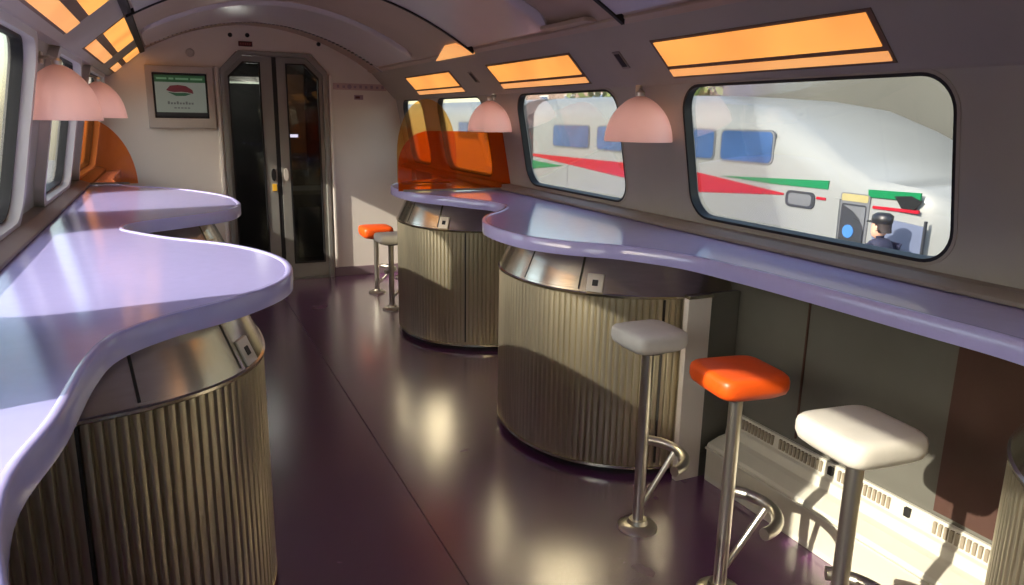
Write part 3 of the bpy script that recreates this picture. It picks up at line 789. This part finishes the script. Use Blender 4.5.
def rr(y0,y1,z0,z1,r): return rrect(y0,y1,z0,z1,r,4)
for a,b in ((7.33,8.36),(8.47,9.4),(9.75,10.5),(10.82,11.70),(11.96,13.40),(15.6,17.0),(17.4,18.8)):
    w_ = side('carriage_window', rr(a,b,.93,1.37,.09), M['traingrey'],.012)
    side('pane', rr(a+.03,b-.03,.955,1.345,.07), M['trainglass'],.018, w_)
w_ = side('small_window', rr(6.58,7.05,.45,.65,.07), M['traindark'],.013)
side('pane', rr(6.63,7.0,.48,.62,.05), M['traingrey'],.018, w_)
side('side_vent', rr(7.45,8.36,.0,.11,.02), M['traindark'],.013)
side('side_vent', rr(10.8,11.65,-.02,.13,.02), M['traindark'],.013)
side('side_vent', rr(11.75,12.85,.02,.11,.02), pbr('vent_red',(190,120,116),.5),.013)
side('door_line', [(12.75,-.4),(12.77,-.4),(12.77,.6),(12.75,.6)], M['traingrey'],.004)
# cab doorway (dark recess panel), lintel, fan and flat blue-grey patch on the nose side
cd = side('cab_doorway', rr(5.80,6.20,-.55,.70,.03), M['traingrey'],.014)
side('doorway_interior', rr(5.83,6.17,-.5,.58,.03), M['traindark'],.018, cd)
side('doorway_lintel', rr(5.82,6.18,.61,.69,.02), pbr('lintel_brass',(150,140,96),.5),.019, cd)
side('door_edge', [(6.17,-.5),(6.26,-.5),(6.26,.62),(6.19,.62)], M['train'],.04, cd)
side('doorway_curtain', [(5.84,.3),(5.84,.56),(6.14,.56),(6.0,.50),(5.9,.42)], M['traingrey'],.022, cd)
f_ = side('driver_seat', rr(5.84,6.12,.0,.42,.13), M['traindark'],.03, cd)
G().prism([(6.03-10+.075*cos(t),.27-GZ+.075*sin(t)) for t in [2*pi*k/20 for k in range(20)]],-.04,-.02,'x').build('blue_disc', M['blue'], f_)
nh = side('nose_patch', [(5.72,-.5),(5.72,.30),(5.55,.47),(5.12,.44),(5.10,-.5)], M['bluegrey'],.014)
side('patch_edge', [(5.115,-.5),(5.095,-.5),(5.095,.5),(5.115,.5)], M['traindark'],.02, nh)
side('nose_light', [(5.5,.72),(5.40,.60),(5.25,.60),(5.18,.70),(5.3,.74)], M['black'],.018)

# retaining wall and its pillar behind the train
st(G().box(11.0,11.4,-2,13.2,GZ,5.2).build('wall_outside', M['concrete']))
st(G().box(9.9,10.4,4.1,5.9,GZ,1.35).build('trim_11', M['whitetrim'], bevel=.02), 'pale pillar behind the train nose')
# person beside the nose
def person():
    px, py, pz = 6.55, 5.25, -1.18
    t = thing('person', 'person in a navy jacket and dark cap standing beside the train nose, facing left', 'person', (px,py,pz))
    t.rotation_euler = (0,0,radians(90))      # local +X faces along +Y (towards the doorway)
    def skin(name, verts, edges, radii, mat, root=0, lv=2):
        me = bpy.data.meshes.new(name); me.from_pydata(verts, edges, [])
        o = bpy.data.objects.new(name, me); COL.objects.link(o); o.parent = t
        me.materials.append(mat)
        sk = o.modifiers.new('Skin','SKIN')
        if not me.skin_vertices: 
            bm = bmesh.new(); bm.from_mesh(me); bm.verts.layers.skin.verify(); bm.to_mesh(me); bm.free()
        for i,r in enumerate(radii):
            sv = me.skin_vertices[0].data[i]; sv.radius = (r,r) if not isinstance(r,tuple) else r; sv.use_root = (i == root)
        sk.use_smooth_shade = True
        s = o.modifiers.new('Sub','SUBSURF'); s.levels = lv; s.render_levels = lv
        return o
    V = [(0,0,.95),(.0,0,1.10),(.01,0,1.28),(.01,0,1.43),(.02,0,1.50),(.045,0,1.58),
         (0,.10,.88),(.02,.11,.50),(0,.11,.09),(.12,.12,.05),(0,-.10,.88),(.0,-.11,.50),(-.03,-.11,.09),(.09,-.12,.05),
         (.0,.19,1.40),(-.01,.23,1.13),(.06,.22,.90),(.0,-.19,1.40),(-.01,-.23,1.13),(.06,-.22,.90)]
    Eg = [(0,1),(1,2),(2,3),(3,4),(4,5),(0,6),(6,7),(7,8),(8,9),(0,10),(10,11),(11,12),(12,13),(3,14),(14,15),(15,16),(3,17),(17,18),(18,19)]
    Rr = [.14,.135,.15,.11,.055,.06,.095,.062,.045,.04,.095,.062,.045,.04,.07,.05,.038,.07,.05,.038]
    body = skin('body', V, Eg, Rr, M['navy'])
    hr = []
    for z,a,b,ox in ((1.50,.03,.03,.035),(1.525,.055,.05,.05),(1.56,.082,.066,.035),(1.60,.096,.074,.02),(1.65,.098,.077,.015),(1.69,.088,.07,.01),(1.72,.06,.05,.008),(1.735,.02,.02,.008)):
        hr.append([(ox+a*cos(q),b*sin(q),z) for q in [2*pi*k/20 for k in range(20)]])
    hd = G().loft(hr).build('head', M['skin'], t, smooth=80)
    G().loft([[(.105+x,y,1.63+z) for x,y,z in ((0,-.008,0),(0,.008,0),(.0,0,.012))],[(.130+x,y,1.592+z) for x,y,z in ((-.004,-.014,-.008),(-.004,.014,-.008),(.004,0,.004))]]).build('nose', M['skin'], hd)
    G().box(.108,.117,-.025,.025,1.556,1.563).build('mouth', pbr('lip',(150,90,84),.5), hd)
    for s in (-1,1):
        G().lathe([(0,-.006),(.009,-.004),(.009,.004),(0,.006)],c=(.098,s*.034,1.628),n=10).build('eye', M['black'], hd)
        G().lathe([(0,-.03),(.014,-.02),(.016,.015),(0,.03)],c=(.01,s*.076,1.615),n=10).build('ear', M['skin'], hd)
    G().loft([[(ox+a*cos(q),b*sin(q),z) for q in [2*pi*k/20 for k in range(20)]] for z,a,b,ox in ((1.57,.06,.07,-.035),(1.61,.082,.080,-.005),(1.665,.088,.082,.0))]).build('hair', M['hair'], t, smooth=70)
    G().loft([[(ox+a*cos(q),b*sin(q),z) for q in [2*pi*k/20 for k in range(20)]] for z,a,b,ox in ((1.66,.106,.086,.015),(1.69,.110,.09,.012),(1.74,.108,.088,.008),(1.765,.07,.06,.006))]).build('cap', M['black'], t, smooth=60)
    G().prism([(.09,-.06),(.16,-.045),(.185,0),(.16,.045),(.09,.06)],1.66,1.672).build('cap_peak', M['black'], t)
    tv = [(0,0,.92),(0,.095,.86),(.02,.11,.50),(0,.11,.11),(0,-.095,.86),(0,-.11,.50),(-.03,-.11,.11)]
    skin('trousers', tv, [(0,1),(1,2),(2,3),(0,4),(4,5),(5,6)], [.145,.108,.076,.062,.108,.076,.062], M['trouser'])
    for s,x in ((1,.06),(-1,.03)):
        G().loft([[(x+a*cos(q),s*.115+b*sin(q),z) for q in [2*pi*k/16 for k in range(16)]] for z,a,b in ((.0,.13,.05),(.03,.135,.052),(.07,.09,.05),(.10,.06,.048))]).build('shoe', M['black'], t, smooth=60)
        hv = [(.06,s*.22,.90),(.08,s*.22,.85),(.09,s*.22,.81)]; he = [(0,1),(1,2)]; hrad = [(.03,.022),(.034,.018),(.03,.014)]
        for k in range(4):
            n0 = len(hv); yy = s*.22+(k-1.5)*.016; ln = (.06,.07,.066,.05)[k]
            hv += [(.095,yy,.80),(.105,yy,.80-ln*.5),(.10,yy,.80-ln)]; he += [(2,n0),(n0,n0+1),(n0+1,n0+2)]; hrad += [.009,.0085,.007]
        n0 = len(hv); hv += [(.10,s*.195,.83),(.12,s*.19,.80)]; he += [(1,n0),(n0,n0+1)]; hrad += [.010,.008]
        skin('hand', hv, he, hrad, M['skin'], lv=1)
    return t
person()

# trees, pale buildings, catenary masts
def tree(x,y,h,r,label):
    t = thing('tree', label, 'tree', (x,y,GZ), group='trees beyond the white train')
    G().tube([(0,0,0),(.05,.03,h*.4),(0,0,h*.75)],[.22,.16,.07],n=10).build('trunk', M['bark'], t, smooth=60)
    g = G()
    for k in range(420):
        a = random.uniform(0,2*pi); u = random.uniform(-1,1); q = r*(.55+.45*random.random())
        c = Vector((q*cos(a)*math.sqrt(1-u*u), q*sin(a)*math.sqrt(1-u*u), h*.72+q*.8*u)); s = random.uniform(.10,.24)
        d1 = Vector((random.uniform(-1,1),random.uniform(-1,1),random.uniform(-1,1))).normalized(); d2 = d1.orthogonal().normalized(); d3 = d1.cross(d2)
        g.add([c-d2*s,c+d3*s*.6,c+d2*s,c-d3*s*.6,c+d1*.03],[(0,1,4),(1,2,4),(2,3,4),(3,0,4),(0,3,2,1)])
    g.build('crown', M['leaf'], t)
tree(13.5,19.0,6.3,1.7,'nearer leafy tree beyond the striped carriage')
tree(14.5,23.5,6.6,1.9,'farther leafy tree beyond the striped carriage, left of the nearer one')
tree(13.0,15.8,6.0,1.4,'small leafy tree at the right side beyond the striped carriage')
def building(name, label, x0,x1,y0,y1,z1,mat, face, ny, nz):
    t = thing(name, label, 'building', ((x0+x1)/2,(y0+y1)/2,GZ))
    cx_,cy_ = (x0+x1)/2,(y0+y1)/2
    G().box(x0-cx_,x1-cx_,y0-cy_,y1-cy_,0,z1-GZ).build('walls', mat, t)
    G().box(x0-cx_-.25,x1-cx_+.25,y0-cy_-.25,y1-cy_+.25,z1-GZ,z1-GZ+.25).build('roof', M['concrete'], t)
    fx = (x1 if face > 0 else x0)-cx_
    for i in range(ny):
        yc = (y0-cy_)+(y1-y0)*(i+.5)/ny
        for k in range(nz):
            zc = (z1-GZ)*(k+.55)/nz
            w_ = G().box(fx-.05,fx+.05,yc-.55,yc+.55,zc-.7,zc+.7).build('window', M['whitetrim'], t)
            G().box(fx-.07 if face < 0 else fx,fx if face < 0 else fx+.07,yc-.48,yc+.48,zc-.63,zc+.63).build('pane', M['trainglass'], w_)
building('station_building','long pale pink station building outside the left windows',-16,-11,-6,13,3.4,M['bld'],1,7,2)
building('station_building','brick station building outside the far left windows',-15,-11.5,13.6,32,3.1,M['bldbrick'],1,6,2)
building('office_building','pale block beyond the far right windows',20,27,26,44,6.5,M['bld'],-1,6,3)
def mast(x,y,label):
    t = thing('catenary_mast', label, 'mast', (x,y,GZ), group='overhead line masts beyond the train')
    G().box(-.09,.09,-.09,.09,0,8.2).build('post', M['pole'], t, bevel=.01)
    G().tube([(0,0,7.4),(-2.6,0,7.9)],.05,n=8).build('arm', M['pole'], t)
    G().tube([(0,0,6.4),(-2.6,0,7.9)],.035,n=8).build('arm', M['pole'], t)
    G().box(-.25,.25,-.25,.25,0,.35).build('footing', M['concrete'], t)
mast(11.9,17.8,'grey overhead line mast beyond the striped carriage')
mast(12.0,27.5,'grey overhead line mast seen through the far right window')

# ------------------------------------------------------------------ light
world = bpy.data.worlds.new('World'); scn.world = world; world.use_nodes = True
nt = world.node_tree; bg = nt.nodes['Background']
sky = nt.nodes.new('ShaderNodeTexSky')
sky.sky_type = 'NISHITA'; sky.sun_disc = False
sdir = Vector((1,.20,-.49)).normalized()
sky.sun_elevation = radians(28); sky.sun_rotation = math.atan2(-sdir.x,-sdir.y)
sky.air_density = 1.0; sky.dust_density = 1.2; sky.ozone_density = 1.0
haze = nt.nodes.new('ShaderNodeMix'); haze.data_type = 'RGBA'; haze.blend_type = 'MULTIPLY'; haze.inputs[0].default_value = 1
haze.inputs[7].default_value = (1,.95,.83,1); nt.links.new(sky.outputs[0], haze.inputs[6])
nt.links.new(haze.outputs[2], bg.inputs[0]); bg.inputs[1].default_value = .42
ld = bpy.data.lights.new('sun','SUN'); ld.energy = 5.1; ld.angle = radians(.6); ld.color = (1,.93,.80)
sun = bpy.data.objects.new('sun', ld); COL.objects.link(sun)
sun.rotation_euler = sdir.to_track_quat('-Z','Y').to_euler(); sun.location = (-8,-3,8)

# ------------------------------------------------------------------ camera
F_PX, CAM_H = 740.0, 1.45
roll = radians(1.0); u = Vector(((166-512)/F_PX, -(113-292.5)/F_PX, -1.0))
Rz = Matrix(((cos(roll),-sin(roll),0),(sin(roll),cos(roll),0),(0,0,1)))
n = (Rz@u).normalized(); yaw = math.asin(-n.x); pit = math.atan2(n.y,-n.z)
right = Vector((cos(yaw),-sin(yaw),0)); fw = Vector((sin(yaw)*cos(pit),cos(yaw)*cos(pit),-sin(pit))); up = right.cross(fw)
B = Matrix((right,up,-fw)).transposed()@Rz
cd_ = bpy.data.cameras.new('camera'); cd_.sensor_width = 36; cd_.lens = F_PX/1024*36; cd_.clip_start = .02; cd_.clip_end = 300
cam = bpy.data.objects.new('camera', cd_); COL.objects.link(cam)
cam.matrix_world = Matrix.Translation((0,0,CAM_H))@B.to_4x4()
scn.camera = cam
scn.view_settings.view_transform = 'Standard'; scn.view_settings.look = 'None'
scn.view_settings.gamma = 1; scn.view_settings.exposure = 0.6; scn.view_settings.use_curve_mapping = False
scn.cycles.max_bounces = 10; scn.cycles.transparent_max_bounces = 16; scn.cycles.sample_clamp_indirect = 6
